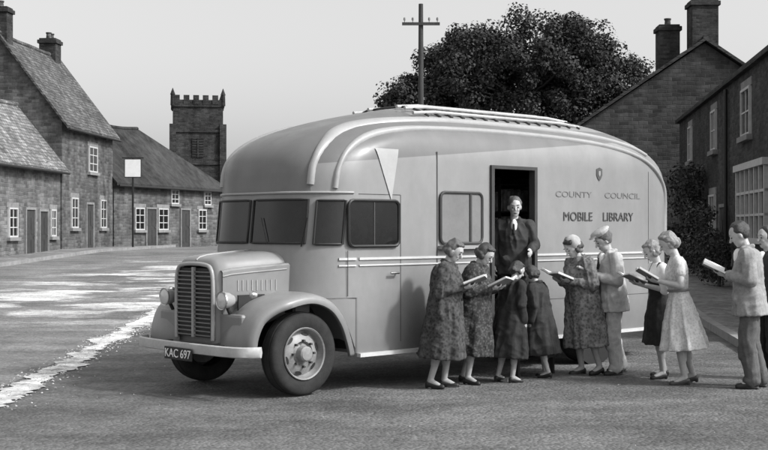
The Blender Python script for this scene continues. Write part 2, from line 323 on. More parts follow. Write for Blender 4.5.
vs,fs=leaves([((q.uniform(-190,190),q.uniform(190,205),q.uniform(0,4.5)),q.uniform(1.5,3.5)) for _ in range(420)],36,.9,9)
o=obj('distant_trees',vs,fs,leaf);o['kind']='stuff';o['label']='distant belt of dark hedgerow trees'
tp=top('telegraph_pole','tall wooden telegraph pole with crossarm and insulators','telegraph pole',(.9,30.5,g(30.5)))
tube('pole',[(0,0,-.3),(0,0,7.0)],[.10,.055],wood,tp)
boxes('crossarm',[(-.46,.46,-.09,-.04,6.47,6.54)],wood,tp)
for x in(-.4,-.2,.2,.4): lathe('insulator',[(0,0),(.01,.0),(.01,.05),(.028,.05),(.025,.11),(0,.13)],(x,-.065,6.54),sill_m,tp,'Z',10)
# ---------------------------------------------------------------- van
S47=math.atan2(.682,.731)
van=top('library_van','large grey rounded mobile library van parked on the road','van',(-.75,12.84,0),S47)
def lerp(tb,z):
    if z<=tb[0][0]:return tb[0][1]
    for (a,b),(c,d) in zip(tb,tb[1:]):
        if z<=c:return b+(d-b)*(z-a)/(c-a)
    return tb[-1][1]
def hw(z):
    if z<2.5:return 1.05
    t=min(1,(z-2.5)/.7);return 1.05*max(0,1-t**2.3)**.52
def uf(z):
    if z<1.0:return .62
    if z<2.3:return lerp([(1.0,-.02),(1.5,0),(2.06,.06),(2.3,.08)],z)
    return .08+2.2*((z-2.3)/.9)**2.6
def ur(z): return 6.53 if z<2.2 else 6.53-1.6*((z-2.2)/1.0)**2.5
def af(z): return .03 if z<1.0 else .62+max(0,z-2.3)*.7
def bf(z): return (.03 if z<1.0 else .71)*hw(z)/1.05
DU=(2.78,3.51)
TL=[0,.06,.13,.2,.27,.33,.4,.48,.55,.62,.7,.78,.86,.93,1]
def outline(z):
    h=hw(z);u0=uf(z);u1=ur(z);a=af(z);b=bf(z);ar=.36;brr=.36*h/1.05;P=[]
    ua=u0+a;ub=u1-ar;us=[ua+(ub-ua)*t for t in TL]
    if z<2.46:
        us[5],us[6]=DU;us[4]=ua+(DU[0]-ua)*.8;us[3]=ua+(DU[0]-ua)*.6;us[2]=ua+(DU[0]-ua)*.4;us[1]=ua+(DU[0]-ua)*.2
        for k in range(7,14):us[k]=DU[1]+(ub-DU[1])*(k-6)/8
    for u in us:P.append((u,1.05-h,z))
    for k in range(1,9):
        t=k/9*math.pi/2;P.append((ub+ar*math.sin(t),1.05-h+brr*(1-math.cos(t)),z))
    P+=[(u1,1.05-h+brr,z),(u1,1.05,z),(u1,1.05+h-brr,z)]
    for k in range(1,9):
        t=k/9*math.pi/2;P.append((ub+ar*math.cos(t),1.05+h-brr*(1-math.sin(t)),z))
    for u in us[::-1]:P.append((u,1.05+h,z))
    for k in range(1,12):
        t=k/12*math.pi/2;P.append((ua-a*math.sin(t),1.05+h-b+b*math.cos(t),z))
    P+=[(u0,1.05+h-b,z),(u0,1.05,z),(u0,1.05-h+b,z)]
    for k in range(1,12):
        t=k/12*math.pi/2;P.append((ua-a*math.cos(t),1.05-h+b-b*math.sin(t),z))
    return P
zs=[.41,.5,.75,.998,1.002,1.2,1.5,1.8,2.06,2.1,2.2,2.3,2.38,2.44]+[2.5+.7*math.sin(math.radians(a)) for a in(0,6,12,18,24,30,36,42,48,54,60,66,72,77,81,85,88)]
rows=[outline(z) for z in zs];m=len(rows[0]);vs=[p for r in rows for p in r];fs=[]
for i in range(len(rows)-1):
    for k in range(m):
        if k==5 and zs[i+1]<2.45:continue
        a=i*m+k;b=i*m+(k+1)%m;fs.append((a,b,b+m,a+m))
fs.append(tuple((len(rows)-1)*m+k for k in range(m)))
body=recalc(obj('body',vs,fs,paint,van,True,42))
def sv(u,z):
    h=hw(z);ua=uf(z)+af(z);ub=ur(z)-.36
    if u<ua: x=min(1,(ua-u)/af(z));return 1.05-h+bf(z)*(1-math.sqrt(1-x*x))
    if u>ub: x=min(1,(u-ub)/.36);return 1.05-h+.36*h/1.05*(1-math.sqrt(1-x*x))
    return 1.05-h
def sn(u,z):
    e=.01;a=V((u+e,sv(u+e,z),z))-V((u-e,sv(u-e,z),z));b=V((u,sv(u,z+e),z+e))-V((u,sv(u,z-e),z-e));c=a.cross(b).normalized()
    return c if c.y<0 else -c
def dens(p,n=8):
    P=[V(x) for x in p];out=[]
    for i in range(len(P)-1):
        a=P[max(i-1,0)];b=P[i];c=P[i+1];d=P[min(i+2,len(P)-1)]
        for k in range(n):
            t=k/n;out.append(.5*((2*b)+(c-a)*t+(2*a-5*b+4*c-d)*t*t+(3*b-a-3*c+d)*t**3))
    return out+[P[-1]]
def band(name,path,w,off,mat,mir=False):
    rows=[];Q=dens([(a,b,0) for a,b in path])
    for i,p in enumerate(Q):
        d=(Q[min(i+1,len(Q)-1)]-Q[max(i-1,0)]).normalized();r=[]
        for k,o in((-.5,-.004),(-.36,off*.75),(0,off*1.2),(.36,off*.75),(.5,-.004)):
            u=p.x-d.y*k*w;zz=min(3.17,p.y+d.x*k*w);q=V((u,sv(u,zz),zz))+sn(u,zz)*o
            if mir:q.y=2.1-q.y
            r.append(q)
        rows.append(r)
    return grid(name,rows,mat,van,sharp=70)
P1=[(.40,2.16),(.44,2.36),(.58,2.56),(.85,2.72),(1.25,2.82),(1.9,2.87),(3.0,2.89),(4.2,2.87),(5.0,2.82),(5.6,2.72),(6.0,2.56),(6.28,2.3),(6.38,2.0),(6.40,1.7)]
P2=[(.21,2.2),(.25,2.42),(.40,2.62),(.70,2.80),(1.15,2.92),(1.9,2.985),(3.0,3.0),(4.2,2.98),(5.0,2.93),(5.6,2.83),(5.9,2.72)]
for mi in(False,True):
    band('roof_moulding',P1,.055,.028,rib,mi);band('roof_moulding',P2,.05,.026,rib,mi)
tube('windscreen_visor',[V((u,v,2.115)) for u,v in [((lambda p:(p[0]-.012,p[1]))(q)) for q in outline(2.115)[-26:]]],.014,paint2,van)
def zt(v): return 2.5+.7*max(0,1-(abs(1.05-v)/1.05)**(1/.52))**(1/2.3)
for v in(.40,.60,.80,1.30,1.50,1.70):
    z=min(zt(v),3.17)+.035;st_=2.05+abs(v-1.05)*-.3;tube('roof_rail',[(st_,v,z-.03),(st_+.35,v,z),(4.5,v,z),(4.9,v,z-.03)],.021,bump_p,van)
for i in range(15): 
    u=2.05+i*.2;tube('roof_bar',[(u,v,min(zt(v),3.17)+.01) for v in(.34,.5,.7,.9,1.05,1.2,1.4,1.6,1.76)],.014,seam,van)
boxes('roof_vent',[(5.15,5.5,.85,1.2,2.85,3.10),(5.12,5.53,.82,1.23,3.10,3.13)],seam,van,.01)
def fp(s,z,off=0):
    h=hw(z);b=bf(z);a=af(z);u0=uf(z)
    f=lambda s:((u0,(h-b)*s/.3) if abs(s)<.3 else (u0+a*(1-math.cos((abs(s)-.3)/.7*math.pi/2)),math.copysign((h-b)+b*math.sin((abs(s)-.3)/.7*math.pi/2),s)))
    p=f(s);q=f(s+.01);n=V((-(q[1]-p[1]),q[0]-p[0],0)).normalized()
    if n.x>0.3 :n=-n
    return V((p[0],1.05+p[1],z))+n*off
def pane(name,s0,s1,z0,z1):
    rows=[[fp(s0+(s1-s0)*k/10,z0+(z1-z0)*i/3,.012) for k in range(11)] for i in range(4)]
    o=grid(name,rows,glass,van)
    pt=[fp(s0+(s1-s0)*k/10,z0,.015) for k in range(11)]+[fp(s1,z0+(z1-z0)*i/3,.015) for i in(1,2)]+[fp(s1+(s0-s1)*k/10,z1,.015) for k in range(11)]+[fp(s0,z1+(z0-z1)*i/3,.015) for i in(1,2)]
    tube('frame',pt,.014,black,o,True,6)
for sgn in(-1,1):
    pane('windscreen',*sorted((sgn*.03,sgn*.6)),1.58,2.04);pane('quarter_window',*sorted((sgn*.66,sgn*.87)),1.57,2.03)
def sidewin(name,u0,u1,z0,z1,mat,fm,vv=0,sg=-1):
    o=boxes(name,[(u0,u1,*sorted((vv+sg*.016,vv-sg*.01)),z0,z1)],mat,van)
    r=.05;pt=[]
    for (cx,cz,a0) in((u1-r,z1-r,0),(u0+r,z1-r,90),(u0+r,z0+r,180),(u1-r,z0+r,270)):
        for k in range(4):
            t=math.radians(a0+k*30);pt.append((cx+(r+.015)*math.cos(t),vv+sg*.018,cz+(r+.015)*math.sin(t)))
    tube('frame',pt,.018,fm,o,True,6);return o
for vv,sg in((0,-1),(2.1,1)):
    w_=sidewin('side_window',.52,1.22,1.56,2.02,glass,black,vv,sg)
    boxes('divider',[(.86,.875,*sorted((vv+sg*.022,vv)),1.56,2.02)],seam,w_)
hm=M('hatch_panel',.17,.15,3,.35,0);ht=sidewin('hatch_window',1.9,2.56,1.58,2.13,hm,seam)
boxes('ledge',[(1.86,2.6,-.08,-.0,1.50,1.54)],paint2,ht);boxes('divider',[(2.36,2.39,-.03,-.016,1.58,2.13)],seam,ht)
for a,b in((.66,2.74),(3.55,6.1)):
    for z0,z1 in((1.40,1.425),(1.335,1.35)): boxes('belt_moulding',[(a,b,-.014,.002,z0,z1)],cream,van)
for z0,z1 in((1.40,1.425),(1.335,1.35)): grid('belt_moulding',[[fp(s,z,o) for z,o in((z0,0),(z0,.014),(z1,.014),(z1,0))] for s in[-.85-.15*k/5 for k in range(6)]],cream,van,sharp=30)
boxes('belt_moulding',[(.66,6.1,2.098,2.116,1.40,1.425)],cream,van)
for bx_ in((1.835,1.85,-.004,.002,.45,2.6),(.50,.506,-.004,.002,1.02,1.5),(1.27,1.276,-.004,.002,.5,2.1),(.66,1.27,-.004,.002,2.1,2.106),(5.9,5.906,-.003,.002,.45,2.5),(1.85,5.9,-.003,.002,.86,.865)): boxes('panel_seam',[bx_],seam,van)
tube('door_handle',[(1.2,0,1.25),(1.2,-.05,1.25),(1.08,-.05,1.25)],.012,chrome,van)
rows=[]
for k in range(15):
    z=2.60-(2.60-2.04)*k/14;a=.90+(.23)*k/14;b=1.24-.11*k/14;rows.append([V((u,sv(u,z),z))+sn(u,z)*.010 for u in(a,a*.75+b*.25,(a+b)/2,a*.25+b*.75,b)])
grid('pennant_mark',rows,pen_m,van)
for a,b in((.64,2.7),(3.6,4.15),(5.2,6.2)): boxes('sill_rail',[(a,b,-.05,.01,.37,.41)],cream,van)
ink=M('sign_writing',.075,.2,9,.5,0);ink2=M('faded_sign_writing',.155,.25,9,.5,0)
for wd,u in(('MOBILE',4.38),('LIBRARY',5.22)): text('lettering',wd,.16,ink,van,(u,-.006,1.88),(math.pi/2,0,0),sx=1.1)
for wd,u in(('COUNTY',4.30),('COUNCIL',5.32)): text('faded_lettering',wd,.105,ink2,van,(u,-.004,2.16),(math.pi/2,0,0),ext=.002,sx=1.65)
U=4.82;Z0=.10
cr=obj('crest',[(U+a,-.008,b+Z0) for a,b in((-.06,2.40),(0,2.42),(.06,2.40),(.06,2.32),(.03,2.27),(0,2.245),(-.03,2.27),(-.06,2.32))],[tuple(range(8))],ink,van)
obj('crest_centre',[(U+a,-.012,b+Z0) for a,b in((-.02,2.375),(.02,2.375),(.02,2.33),(0,2.30),(-.02,2.33))],[tuple(range(5))],paint2,cr)
boxes('door_frame',[(2.73,2.78,-.03,.06,.42,2.48),(3.51,3.56,-.03,.06,.42,2.48),(2.78,3.51,-.03,.06,2.44,2.48)],seam,van)
it=boxes('interior',[(1.5,5.5,.05,2.0,.43,.46),(1.5,5.5,1.95,1.98,.46,2.5),(1.5,5.5,.06,1.95,2.5,2.53),(1.5,1.53,.05,1.95,.46,2.5),(5.47,5.5,.05,1.95,.46,2.5)],inner,van)
boxes('bookshelf',[(2.2,5.2,1.0,1.3,.5+i*.36,.52+i*.36) for i in range(6)]+[(2.2+i*.6,2.23+i*.6,.98,1.3,.5,2.4) for i in range(6)],inner,it)
bk=[]
for i in range(5):
    u=2.25
    while u<5.1:
        w=R.uniform(.02,.05);bk.append((u,u+w-.003,1.01,1.25,.521+i*.36,.521+i*.36+R.uniform(.2,.3)));u+=w
o=boxes('shelf_books',bk,M('old_books',.4,.6,14,.7,0,'leaf'),it);o['kind']='stuff'
dl=boxes('entrance_door',[(2.80,2.84,.08,.75,.47,2.42)],paint,van);boxes('pane',[(2.845,2.85,.18,.65,1.5,2.2)],glass,dl)
boxes('entrance_step',[(2.8,3.5,-.38,-.02,.2,.23),(2.82,2.85,-.36,-.0,.23,.42),(3.45,3.48,-.36,-.0,.23,.42),(2.82,2.85,-.36,-.3,0,.2),(3.45,3.48,-.36,-.3,0,.2)],black,van)
boxes('chassis',[(-.6,6.2,.5,.62,.42,.56),(-.6,6.2,1.48,1.6,.42,.56),(.2,.4,.3,1.8,.38,.5),(4.6,4.8,.2,1.9,.38,.5),(2.5,3.4,.5,1.0,.2,.42)],black,van)
# bonnet
def sect(u,w,zt_,zb,n=36,p=6.5):
    return [(u,1.05+w*math.copysign(abs(math.cos(t))**(2/p),math.cos(t)),zb+(zt_-zb)*abs(math.sin(t))**(2/p)) for t in[math.pi*k/n for k in range(n+1)]]
bs=[(-.70,.30,1.35,.55),(-.69,.36,1.40,.55),(-.65,.39,1.43,.56),(-.56,.42,1.45,.60),(-.35,.48,1.47,.68),(-.1,.56,1.49,.78),(.02,.60,1.50,.82),(.25,.70,1.51,.85)]
bo=grid('bonnet',[sect(*b) for b in bs],paint,van,sharp=60)
tube('bonnet_strip',[(b[0],1.05,b[2]+.004) for b in bs[1:]],.010,rib,bo)
for sg in(-1,1):
    rows=[]
    for b in bs[2:]:
        z1=b[2]-.15;rows.append([(b[0],1.05+sg*(b[1]+.024),b[3]),(b[0],1.05+sg*(b[1]+.026),b[3]+.3),(b[0],1.05+sg*(b[1]+.024),z1),(b[0],1.05+sg*(b[1]+.010),z1+.018),(b[0],1.05+sg*(b[1]-.03),z1+.022)])
    grid('bonnet_side_panel',rows,paint,bo,sharp=25)
    tube('bonnet_side_strip',[(b[0],1.05+sg*(b[1]+.026),b[2]-.19) for b in bs[2:-1]],.008,rib,bo)
    for i in range(9):
        u=-.5+i*.05;w=lerp([(b[0],b[1]) for b in bs],u)+.026
        boxes('bonnet_louvre',[(u,u+.013,*sorted((1.05+sg*(w-.006),1.05+sg*(w+.006))),1.09,1.20)],paint2,bo)
gr=grid('grille',[[(-.705,1.05+.315*x,.6+z*.72) for x in(-1,-.5,0,.5,1)] for z in(0,.5,1)],black,van)
for i in range(16): boxes('grille_bar',[(-.728,-.707,1.05-.305,1.05+.305,.615+i*.044,.629+i*.044)],bar_m,gr)
boxes('grille_divider',[(-.745,-.706,1.038,1.062,.6,1.33)],rib,gr)
pt=[(-.715,1.05+x,z) for x,z in((-.33,.58),(-.335,.9),(-.33,1.2),(-.29,1.32),(-.2,1.355),(0,1.365),(.2,1.355),(.29,1.32),(.33,1.2),(.335,.9),(.33,.58))]
tube('grille_shell',dens(pt,4),.022,rib,gr)
boxes('apron',[(-.66,-.58,.30,1.80,.52,.86)],paint,van,.03)
WP=[(-.70,.50),(-.68,.66),(-.60,.84),(-.45,.96),(-.25,1.03),(0,1.065),(.2,1.03),(.38,.93),(.52,.75),(.6,.55),(.64,.41)]
def wing(mir):
    P=dens([(a,b,0) for a,b in WP],4);rows=[]
    for i,p in enumerate(P):
        d=(P[min(i+1,len(P)-1)]-P[max(i-1,0)]).normalized();n=V((-d.y,d.x,0))
        r=[]
        for (v,o) in((.03,-.11),(.0,-.10),(-.008,-.06),(.01,-.03),(.05,-.008),(.12,.004),(.25,.012),(.45,.01),(.62,-.02),(.80,-.10)):
            q=p+n*o;vv=v;f=max(0,-.3-p.x)
            if v<.3: vv=v+f*.3
            r.append((q.x,2.1-vv if mir else vv,q.y))
        rows.append(r)
    o=grid('wing',rows,paint,van,sharp=60);s=o.modifiers.new('s','SOLIDIFY');s.thickness=.012
    rows=[]
    for k in range(13):
        u=.02+.64*k/12;zb=lerp([(0,1.03),(.2,.99),(.38,.89),(.52,.71),(.6,.5),(.66,.41)],u);v=max(.015,sv(u,1.1)+.006)
        rows.append([(u,2.1-v if mir else v,zb),(u,2.1-v if mir else v,(zb+1.03)/2),(u,2.1-v if mir else v,1.03)])
    grid('scuttle_panel',rows,paint,van)
wing(False);wing(True)
boxes('inner_arch',[(-.55,.6,.5,.52,.55,1.05),(-.55,.6,1.58,1.6,.55,1.05),(.60,.62,.05,2.05,.45,1.0),(.0,.04,.3,1.8,.85,1.0)],black,van)
def wheel(u,v,sg):
    w=lathe('wheel',[(0,.0),(.1,.0),(.1,.02)],(u,v,.44),black,van,'Y',24)
    T=[(.265,.085),(.30,.10),(.36,.115),(.405,.105),(.425,.085),(.43,.06),(.422,.055),(.422,.045),(.432,.04),(.434,0),(.432,-.04),(.422,-.045),(.422,-.055),(.43,-.06),(.425,-.085),(.405,-.105),(.36,-.115),(.30,-.10),(.265,-.085),(.265,.085)]
    lathe('tyre',T,(u,v,.44),rubber,w,'Y',56)
    k=sg
    lathe('rim',[(.275,k*.10),(.268,k*.11),(.255,k*.10),(.245,k*.045),(.23,k*.02),(.19,k*.05),(.13,k*.07),(.12,k*.035),(.115,k*.03)],(u,v,.44),wheel_p,w,'Y',40)
    lathe('hub',[(.12,k*.03),(.085,k*.06),(.08,k*.13),(.065,k*.145),(0,k*.15)],(u,v,.44),wheel_p,w,'Y',24)
    for i in range(8):
        t=i*math.pi/4;x=u+.135*math.cos(t);z=.44+.135*math.sin(t);boxes('wheel_nut',[(x-.011,x+.011,*sorted((v+k*.06,v+k*.1)),z-.011,z+.011)],seam,w)
    for i in range(6):
        t=i*math.pi/3+.3;cx=u+.205*math.cos(t);cz=.44+.205*math.sin(t);vs=[]
        for j in range(12):
            a=j*math.pi/6;dx=.020*math.cos(a);dz=.045*math.sin(a);vs.append((cx+dx*math.cos(t)-dz*math.sin(t),v+k*(.050+ -.12*dx*1.5),cz+dx*math.sin(t)+dz*math.cos(t)))
        obj('rim_slot',vs,[tuple(range(12))],black,w)
UR=4.75
wheel(0,.20,-1);wheel(0,1.90,1);wheel(UR,.2,-1);wheel(UR,1.9,1)
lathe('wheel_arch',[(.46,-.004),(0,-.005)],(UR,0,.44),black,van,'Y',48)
# bumper, lamps, plate
bp=[(-.62,.02,.50),(-.78,.12,.50),(-.85,.4,.50),(-.87,1.05,.50),(-.85,1.7,.50),(-.78,1.98,.50),(-.62,2.08,.50)]
D=dens(bp,5);grid('bumper',[[ (p.x-o,p.y,p.z+h) for o,h in((0,-.055),(.025,-.045),(.03,0),(.025,.045),(0,.055),(-.01,0))] for p in D],bump_p,van,closed=True,sharp=50,caps=True)
for v in(.55,1.5): boxes('bumper_bracket',[(-.85,-.5,v,v+.05,.46,.54)],black,van)
for v in(.53,1.58):
    h=lathe('headlamp',[(0,.12),(.05,.10),(.08,.04),(.088,-.03),(.088,-.042),(.08,-.045)],(-.70,v,1.0),paint2,van,'X',28)
    lathe('lens',[(.08,-.043),(.06,-.056),(0,-.063)],(-.70,v,1.0),lens,h,'X',28);lathe('lamp_ring',[(.08,-.038),(.094,-.048),(.094,-.032),(.084,-.028)],(-.70,v,1.0),chrome,h,'X',28)
    tube('bracket',[(-.6,v,.8),(-.67,v,.93)],.02,black,h)
for v in(.3,1.8): lathe('side_lamp',[(0,.05),(.03,.04),(.038,0),(.03,-.02),(0,-.03)],(-.52,v,1.06),chrome,van,'X',16)
pl=boxes('number_plate',[(-.925,-.91,.80,1.30,.37,.50)],black,van,.004)
text('lettering','KAC 697',.125,white,pl,(-.928,1.05,.433),(math.pi/2,0,-math.pi/2),.002,1.0)
tube('mirror_arm',[(.1,.28,1.55),(-.05,.05,1.7),(-.05,.0,1.85)],.008,black,van)
tube('wiper',[fp(-.3,1.57,.03),fp(-.18,1.85,.03)],.005,black,van)
# ---------------------------------------------------------------- people
def cap(a,b,ra,rb,seg=12):
    a=V(a);b=V(b);d=(b-a).normalized();x,y=frame_of(d);vs=[];fs=[];rg=[]
    for t in(-75,-50,-25,0):rg.append((a+d*ra*math.sin(math.radians(t)),ra*math.cos(math.radians(t))))
    for t in(0,25,50,75):rg.append((b+d*rb*math.sin(math.radians(t)),rb*math.cos(math.radians(t))))
    for c,r in rg:
        for k in range(seg):
            q=2*math.pi*k/seg;vs.append(c+x*r*math.cos(q)+y*r*math.sin(q))
    for i in range(len(rg)-1):
        for k in range(seg):
            p=i*seg+k;q=i*seg+(k+1)%seg;fs.append((p,q,q+seg,p+seg))
    fs+=[tuple(range(seg))[::-1],tuple((len(rg)-1)*seg+k for k in range(seg))];return vs,fs
def ell(c,r,T=None,n=14,m_=18):
    vs=[];fs=[];c=V(c)
    for i in range(1,n):
        t=math.pi*i/n
        for k in range(m_):
            q=2*math.pi*k/m_;vs.append(c+V((r[0]*math.sin(t)*math.cos(q),r[1]*math.sin(t)*math.sin(q),r[2]*math.cos(t))))
    for i in range(n-2):
        for k in range(m_):
            p=i*m_+k;q=i*m_+(k+1)%m_;fs.append((p,p+m_,q+m_,q))
    fs+=[tuple(range(m_)),tuple((n-2)*m_+k for k in range(m_))[::-1]]
    if T: vs=[T@v for v in vs]
    return vs,fs
def rings(L,nf=9,seg=48,ph=0):
    vs=[];fs=[]
    for (z,cx,rx,ry,am) in L:
        for k in range(seg):
            q=2*math.pi*k/seg;f=1+am*(math.sin(nf*q+ph+z*1.5)+.5*math.sin((nf*2-3)*q+ph*2-z*2));vs.append(V((cx+rx*f*math.cos(q),ry*f*math.sin(q),z)))
    for i in range(len(L)-1):
        for k in range(seg):
            p=i*seg+k;q=i*seg+(k+1)%seg;fs.append((p,q,q+seg,p+seg))
    fs+=[tuple(range(seg))[::-1],tuple((len(L)-1)*seg+k for k in range(seg))];return vs,fs
def blob(name,parts,vox,mat,parent,s,it=3,fac=.5,crease=0):
    vs=[];fs=[]
    for a,b in parts:
        k=len(vs);vs+=[v*s for v in a];fs+=[tuple(i+k for i in f) for f in b]
    o=recalc(obj(name,vs,fs,mat));m1=o.modifiers.new('r','REMESH');m1.mode='VOXEL';m1.voxel_size=vox*s;m1.use_smooth_shade=True
    if it:
        m2=o.modifiers.new('s','SMOOTH');m2.iterations=it;m2.factor=fac
    me=bpy.data.meshes.new_from_object(o.evaluated_get(bpy.context.evaluated_depsgraph_get()));bpy.data.objects.remove(o)
    if crease:
        sd=R.uniform(0,50);ns=[v.normal.copy() for v in me.vertices]
        for v,nn in zip(me.vertices,ns):
            p=v.co;a=noise.noise(V((p.x*11+sd,p.y*11,p.z*4+p.y*6)));b=noise.noise(V((p.x*7+p.z*6,p.y*8+sd,p.z*11)))
            v.co=p+nn*crease*(1-3.2*abs(a))*.65+nn*crease*(.7-2.4*abs(b))*.45
    me.materials.clear();me.materials.append(mat);me.polygons.foreach_set('use_smooth',[True]*len(me.polygons))
    o=bpy.data.objects.new(name,me);COL.objects.link(o);o.parent=parent;return o
def person(lab,X,Y,ang,H,style,cm,hm_,hat=None,z0=None,pose='read',tm=None,shoe=black,nod=20,book=None,turn=0,fem=True,wd=1.0,lean=4,side=0):
    s=H/1.72;root=top('person',lab,'person',(X,Y,g(Y) if z0 is None else z0),math.radians(ang));sw=(.155 if fem else .18)*(1+(wd-1)*.5)
    root.rotation_euler=(math.radians(side),math.radians(lean),math.radians(ang))
    T=Matrix.Translation(V((0,0,1.5)))@Matrix.Rotation(math.radians(turn),4,'Z')@Matrix.Rotation(math.radians(nod),4,'Y')@Matrix.Scale(1.06,4)@Matrix.Translation(V((.01,0,-1.5)))
    B=[];sl=[];lg=[];asym=R.uniform(-.03,.03);stp=R.choice((-1,1))*R.uniform(.03,.08)
    for sd in(-1,1):
        st=stp*sd;hip=V((0,sd*.088,.9));kn=V((.03+st*.5,sd*.095,.49));an=V((-.03+st,sd*.1,.085));toe=an+V((.13,sd*.02,-.05))
        lg.append((hip,kn,an,toe));B+=[cap(hip,kn,.085,.055),cap(kn,an,.052,.035),cap(kn.lerp(an,.2)+V((-.018,0,0)),kn.lerp(an,.5)+V((-.012,0,0)),.054,.044),cap(an,toe,.037,.028)]
        shd=V((0,sd*sw,1.385))
        if pose=='read': el=V((-.0+asym*sd,sd*(sw+.055),1.12));wr=V((.22,sd*.10,1.185));d=V((.85,-sd*.25,.25)).normalized();n=V((-.3,0,1)).normalized()
        elif pose=='rail' and sd>0: el=V((.05,sd*(sw+.07),1.13));wr=V((.24,sd*(sw+.02),1.06));d=V((.85,0,-.3)).normalized();n=V((0,-sd,0))
        else: el=V((-.02,sd*(sw+.055),1.12));wr=V((.05+asym*sd,sd*(sw+.06),.87));d=V((.1,0,-1)).normalized();n=V((0,-sd,0))
        tt=d.cross(n).normalized()
        if pose!='read': tt=V((1,0,.1)).normalized() if abs(d.z)>.8 else V((.2,0,1)).normalized()
        elif tt.y*sd<0: tt=-tt
        B+=[cap(shd,el,.052,.04),cap(el,wr,.04,.027),cap(wr,wr+d*.07,.026,.026),cap(wr+tt*.018,wr+d*.08+tt*.022,.017,.016),cap(wr-tt*.012,wr+d*.075-tt*.024,.017,.015)]
        for i,fl in enumerate((.068,.078,.072,.054)):
            b0=wr+d*.08+tt*(.033-.021*i);b1=b0+d*fl*.55+n*.004;b2=b1+d*fl*.25+n*fl*.35
            B+=[cap(b0-d*.02,b1,.0095,.009,8),cap(b1,b2,.009,.0075,8)]
        t0=wr+d*.025+tt*.03;t1=t0+tt*.022+d*.028+n*.014;t2=t1+d*.028+n*.016-tt*.008;B+=[cap(t0,t1,.013,.011,8),cap(t1,t2,.0105,.009,8)]
        sl.append((shd,el,wr,d))
    B+=[rings([(.84,0,.08,.13,0),(.92,-.01,.11,.165,0),(1.05,0,.09,.128,0),(1.18,.0,.10,.14,0),(1.3,.0,.10,.155,0),(1.38,-.01,.08,.14,0),(1.44,-.01,.05,.06,0)]),
        cap((-.015,0,1.38),T@V((0,0,1.54)),.055,.05),ell((0,0,1.625),(.094,.075,.1),T),ell((.03,0,1.56),(.06,.054,.07),T),ell((.062,0,1.522),(.024,.026,.018),T),
        cap(T@V((.088,0,1.625)),T@V((.112,0,1.59)),.009,.014),ell((.072,0,1.648),(.022,.05,.012),T),ell((.0,.077,1.6),(.018,.01,.03),T),ell((.0,-.077,1.6),(.018,.01,.03),T),
        ell((.07,.03,1.585),(.018,.018,.016),T),ell((.07,-.03,1.585),(.018,.018,.016),T)]
    body=blob('body',B,.0075,skin,root,s,2)
    if fem:
        body.data.materials.append(stock)
        for p in body.data.polygons:
            if p.center.z<.85*s:p.material_index=1
    for sd in(-1,1): 
        a,b=ell((.084,sd*.03,1.62),(.008,.013,.007),T);recalc(obj('eye',[v*s for v in a],b,skin_d,body,True))
        a,b=ell((.088,sd*.032,1.652),(.006,.02,.004),T);recalc(obj('eyebrow',[v*s for v in a],b,hm_,body,True))
    a,b=ell((.089,0,1.55),(.006,.02,.005),T);recalc(obj('mouth',[v*s for v in a],b,skin_d,body,True))
    hp=[ell((-.022,0,1.642),(.092,.086,.097),T)]
    if fem:
        for i in range(9):
            t=math.radians(70+i*27.5);hp.append(ell((-.02+.075*math.cos(t),.078*math.sin(t),1.575+.015*(i%2)),(.032,.026,.035),T,8,10))
        hp.append(ell((-.05,0,1.59),(.055,.07,.07),T))
        for i in range(6): hp.append(ell((.045-.012*abs(i-2.5),(i-2.5)*.024,1.71-.006*abs(i-2.5)),(.03,.018,.02),T,8,10))
    else: hp.append(ell((-.045,0,1.6),(.05,.07,.06),T))
    blob('hair',hp,.008,hm_,root,s,1,crease=.012*s)
    if hat=='cap': blob('flat_cap',[ell((-.01,0,1.722),(.12,.1,.032),T),ell((-.01,0,1.70),(.1,.09,.035),T),ell((.1,0,1.70),(.045,.06,.01),T)],.009,cm,root,s,1)
    if hat=='scarf': blob('headscarf',[ell((-.025,0,1.65),(.103,.095,.1),T),ell((-.05,0,1.58),(.07,.085,.09),T),cap(T@V((.02,.06,1.56)),T@V((.05,0,1.50)),.022,.02),cap(T@V((.02,-.06,1.56)),T@V((.05,0,1.50)),.022,.02)],.009,tm,root,s,1,crease=.006)
    ph=R.uniform(0,6)
    def W(L,k): return [(z,cx,rx*(1+(k-1)*min(1,max(0,(1.5-z)/.3))),ry*(1+(k-1)*min(1,max(0,(1.5-z)/.3))),am) for z,cx,rx,ry,am in L]
    if style=='coat':
        P=[rings(W([(.36,0,.205,.23,.07),(.5,0,.20,.225,.07),(.6,0,.19,.215,.06),(.7,0,.18,.21,.05),(.8,0,.17,.20,.04),(.95,0,.155,.19,.03),(1.08,.0,.14,.168,.015),(1.2,.005,.145,.17,.008),(1.32,-.01,.14,.182,0),(1.40,-.02,.11,.15,0),(1.45,-.01,.065,.075,0)],wd),7,ph=ph)]
        for shd,el,wr,d in sl:P+=[cap(shd,el,.075*wd**.5,.068*wd**.5),cap(el,wr-(wr-el).normalized()*.03,.066,.056),cap(shd+V((0,0,-.01)),V((0,shd.y*.4,1.42)),.058,.05)]
        for sd in(-1,1):P+=[cap((-.06,sd*.04,1.47),(.05,sd*.065,1.44),.024,.024),cap((.05,sd*.065,1.44),(.135*wd,sd*.025,1.25),.024,.018)]
        ct=blob('coat',P,.010,cm,root,s,1,crease=.016*s)
        for i in range(3):
            a,b=ell((.150*wd,.0,1.17-.13*i),(.012,.014,.014),None,6,8);obj('button',[v*s for v in a],b,black,ct)
